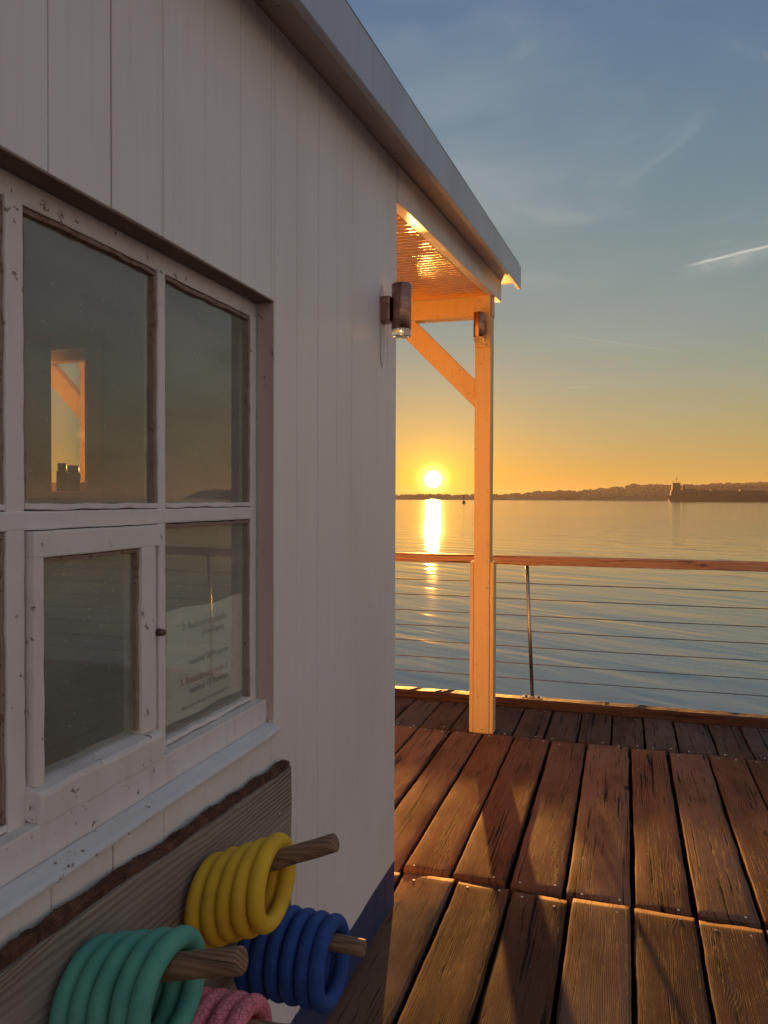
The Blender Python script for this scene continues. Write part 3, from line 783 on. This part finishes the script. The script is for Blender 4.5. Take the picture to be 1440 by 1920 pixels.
for txt, yc, zc, sz, m_ in [("2. Reduzierungsstufe", 1.490, 1.243, .022, M_ink1), ("ohne Zugang", 1.525, 1.222, .0185, M_ink2), ("maximal 30 Personen", 1.510, 1.166, .0195, M_ink2),
                            ("3. Reduzierungsstufe 2", 1.490, 1.127, .022, M_ink3), ("maximal 10 Personen", 1.510, 1.105, .0195, M_ink2), ("Bitte halten Sie den Mindestabstand ein", 1.495, 1.075, .0125, M_ink1)]:
    cu = bpy.data.curves.new('printed_line', 'FONT'); cu.body = txt; cu.size = sz; cu.align_x = 'CENTER'; cu.extrude = .0001
    tmp = bpy.data.objects.new('tmp', cu); COL.objects.link(tmp); bpy.context.view_layer.update()
    me = bpy.data.meshes.new_from_object(tmp.evaluated_get(bpy.context.evaluated_depsgraph_get()))
    bpy.data.objects.remove(tmp); me.materials.clear(); me.materials.append(m_)
    o = bpy.data.objects.new('printed_line', me); COL.objects.link(o); o.parent = notice
    o.location = (.0032, yc - 1.5, zc - 1.06); o.rotation_euler = (math.pi / 2, 0, math.pi / 2)

# things inside, seen through the glass
bm = bmesh.new(); N_ = 60; pr = None
for i in range(N_ + 1):
    x = EX0 - .05 + (-2.258 - EX0 + .05) * i / N_; y = y_ - .05 + .012 * math.sin(i * .9) 
    cur = [bm.verts.new((x, y, EZ0 - .01)), bm.verts.new((x, y, EZ1 + .05)), bm.verts.new((x, y + .002, EZ1 + .05)), bm.verts.new((x, y + .002, EZ0 - .01))]
    if pr:
        for k in range(4): bm.faces.new((pr[k], cur[k], cur[(k + 1) % 4], pr[(k + 1) % 4]))
    pr = cur
tag(link('curtain', bm, M_cloth, origin=(-2.7, y_, EZ0)), 'beige curtain seen through the hut window, half covering the far end window', 'curtain')
for x, h_, r_, lb in ((-2.205, .085, .022, 'dark jar with wide lid standing left on the sill of the far end window'), (-2.150, .075, .028, 'dark squat jar standing right on the sill of the far end window')):
    bm = bmesh.new(); zb = EZ0 + .001
    cyl(bm, (x, y_ - .055, zb), (x, y_ - .055, zb + h_), r_, n=20, rim=.004); cyl(bm, (x, y_ - .055, zb + h_ + .001), (x, y_ - .055, zb + h_ + .03), r_ * .8, n=20, rim=.003)
    for v in bm.verts: v.co.z += .10 * 0
    tag(link('jar', bm, M_jar, origin=(x, y_ - .055, zb)), lb, 'jar')

# ------------------------------------------------------------------ lamps
def lamp(loc, ax, label, scale=1.0, patch=False):
    """ax: direction out of the wall"""
    L = Vector(loc); a_ = Vector(ax); r_ = tag(empty('wall_lamp', loc), label, 'lamp', 'cylinder down lights on the hut')
    s_ = Vector((abs(a_.y), abs(a_.x), 0))
    bm = bmesh.new(); p0 = L; p1 = L + a_ * .034
    lo = [min(p0[i], p1[i]) - s_[i] * .030 for i in range(3)]; hi = [max(p0[i], p1[i]) + s_[i] * .030 for i in range(3)]
    lo[2] -= .045; hi[2] += .042
    box(bm, lo, hi, bev=.004, bseg=2); link('bracket', bm, M_copper, r_, origin=loc)
    c_ = L + a_ * .068
    bm = bmesh.new(); cyl(bm, c_ + Vector((0, 0, -.072)), c_ + Vector((0, 0, .085)), .0345, n=40, rim=.0025); link('body', bm, M_copper, r_, origin=loc)
    bm = bmesh.new(); cyl(bm, c_ + Vector((0, 0, -.098)), c_ + Vector((0, 0, -.0725)), .0335, n=40, rim=.003); link('lens', bm, M_lampglass, r_, origin=loc)
    bm = bmesh.new(); cyl(bm, c_ + Vector((0, 0, -.0722)), c_ + Vector((0, 0, -.0715)), .026, .026, n=24, rim=.002)
    link('bulb', bm, M_screw, r_, origin=loc)
    return r_
lamp((HX + .0015, 2.575, 2.180), (1, 0, 0), 'copper brown cylinder wall lamp on the white siding near the hut corner')
lamp((-.892, 4.9355, 2.622), (0, -1, 0), 'copper brown cylinder lamp high on the front of the porch post')
bm = bmesh.new(); vs = [bm.verts.new((HX + .0022, 2.575 + .028 * math.cos(a_) * (1 + .1 * math.sin(5 * a_)), 2.125 + .145 * math.sin(a_))) for a_ in [2 * math.pi * k / 40 for k in range(40)]]
f = bm.faces.new(vs); e_ = bmesh.ops.extrude_face_region(bm, geom=[f]); bmesh.ops.translate(bm, verts=[v for v in e_['geom'] if isinstance(v, bmesh.types.BMVert)], vec=(-.0015, 0, 0))
link('sealant_patch', bm, M_sill, hut, origin=HO)

# ------------------------------------------------------------------ rack with pegs, and the rings
rack = tag(empty('peg_rack', (-.80, 1.3, .66)), 'grey weathered live-edge board with wooden pegs, under the hut window', 'rack')
RK = (-.80, 1.3, .66)
def rtop(y): return .862 + (1.731 - y) * .040 + noise.noise((y * 7, 2, 0)) * .008
bm = bmesh.new(); NY = 90; NZ = 10; y0, y1 = .15, 1.731
gridf = []; gridb = []
for i in range(NY + 1):
    yy = y0 + (y1 - y0) * i / NY; zt = rtop(yy) - .004; zb = .462 + noise.noise((yy * 4, 9, 0)) * .012 + max(0, yy - 1.62) * .15
    rf, rb = [], []
    for j in range(NZ + 1):
        z_ = zb + (zt - zb) * j / NZ
        rf.append(bm.verts.new((-.778 + noise.noise((yy * 2, z_ * 14, 4)) * .0015, yy, z_))); rb.append(bm.verts.new((-.8085, yy, z_)))
    gridf.append(rf); gridb.append(rb)
for i in range(NY):
    for j in range(NZ):
        bm.faces.new((gridf[i][j], gridf[i + 1][j], gridf[i + 1][j + 1], gridf[i][j + 1])); bm.faces.new((gridb[i][j], gridb[i][j + 1], gridb[i + 1][j + 1], gridb[i + 1][j]))
    for j in (0, NZ): bm.faces.new((gridf[i][j], gridb[i][j], gridb[i + 1][j], gridf[i + 1][j]))
for i in (0, NY):
    for j in range(NZ): bm.faces.new((gridf[i][j], gridf[i][j + 1], gridb[i][j + 1], gridb[i][j]))
bmesh.ops.recalc_face_normals(bm, faces=bm.faces)
link('board', bm, M_rack, rack, origin=RK)
# bark: rough ridge along the top edge
bm = bmesh.new(); NY = 330; NC = 12; prev = None
for i in range(NY + 1):
    yy = y0 + (y1 - .005 - y0) * i / NY; cz = rtop(yy) + .003; cur = []
    wd = .015 + .004 * noise.noise((yy * 7, 0, 0)); ht = .0095 + .004 * noise.noise((yy * 5, 5, 0)) + .004 * noise.noise((yy * 23, 8, 0))
    for k in range(NC):
        an = 2 * math.pi * k / NC
        q = Vector((-.7915 + wd * math.cos(an), yy, cz + ht * math.sin(an)))
        n_ = noise.noise(Vector((q.x * 60, q.y * 22, q.z * 60))) * .006 + noise.noise(q * 130) * .0030 + noise.noise(q * 260) * .0015
        q += Vector((math.cos(an), 0, math.sin(an))) * n_; q.x = max(q.x, -.8095); q.x = min(q.x, -.7815 + noise.noise(Vector((3, q.y * 30, q.z * 50))) * .004 + noise.noise(q * 190) * .0018)
        cur.append(bm.verts.new(q))
    if prev:
        for k in range(NC): bm.faces.new((prev[k], prev[(k + 1) % NC], cur[(k + 1) % NC], cur[k]))
    else: bm.faces.new(cur[::-1])
    prev = cur
bm.faces.new(prev); bmesh.ops.recalc_face_normals(bm, faces=bm.faces)
link('bark', bm, M_bark, rack, origin=RK)
bm = bmesh.new(); cyl(bm, (-.779, 1.662, .767), (-.7745, 1.662, .767), .0045, n=10); link('screw', bm, M_screw, rack, origin=RK)

RR, RT = .0722, .0157
def torus():
    bm = bmesh.new(); A, B = 72, 26; g_ = []
    for i in range(A):
        a_ = 2 * math.pi * i / A; r_ = []
        for j in range(B):
            b_ = 2 * math.pi * j / B
            rr = RT * (1 + .025 * noise.noise((math.cos(a_) * 2, math.sin(a_) * 2, 1)))
            r_.append(bm.verts.new((rr * math.sin(b_), (RR + rr * math.cos(b_)) * math.cos(a_), (RR + rr * math.cos(b_)) * math.sin(a_))))
        g_.append(r_)
    for i in range(A):
        for j in range(B): bm.faces.new((g_[i][j], g_[(i + 1) % A][j], g_[(i + 1) % A][(j + 1) % B], g_[i][(j + 1) % B]))
    bmesh.ops.recalc_face_normals(bm, faces=bm.faces)
    return bm
def peg_and_rings(color, m_, base, tip, xo, n, step, desc, pr=.0165):
    base, tip = Vector(base), Vector(tip)
    bm = bmesh.new(); cyl(bm, base, tip, pr + .0007, pr, n=28, rings=14, jit=.0018, rim=.0022)
    link('peg', bm, M_peg, rack, origin=base)
    bm = torus(); me_o = link('foam_ring', bm, m_, smooth=True); me = me_o.data
    ords = ['outermost', 'second', 'third', 'fourth', 'fifth', 'sixth', 'seventh']
    for k in range(n):
        o = me_o if k == 0 else me_o.copy()
        if k: COL.objects.link(o)
        x = xo - k * step; s_ = (x - base.x) / (tip.x - base.x); p = base.lerp(tip, s_)
        o.location = (x, p.y + random.uniform(-.002, .002), p.z + pr - (RR - RT) - .0005)
        o.rotation_euler = (random.uniform(0, 6.28), random.uniform(-.035, .035), random.uniform(-.03, .03))
        pos = {0: f'outermost {color} foam ring, nearest the tip of its peg', n - 1: f'innermost {color} foam ring, against the board'}.get(k, f'{ords[k]} {color} foam ring counted from the tip of its peg')
        tag(o, pos + desc, 'ring', f'{color} foam rings on one peg')
peg_and_rings('yellow', M_yel, (-.785, 1.310, .768), (-.500, 1.310, .889), -.628, 5, .0315, '')
peg_and_rings('blue', M_blu, (-.785, 1.420, .634), (-.480, 1.420, .634), -.553, 6, .0315, '')
peg_and_rings('green', M_grn, (-.785, .958, .798), (-.505, .958, .872), -.624, 5, .0325, '', .0185)
peg_and_rings('pink', M_pnk, (-.785, 1.115, .632), (-.497, 1.115, .660), -.585, 5, .0325, '')
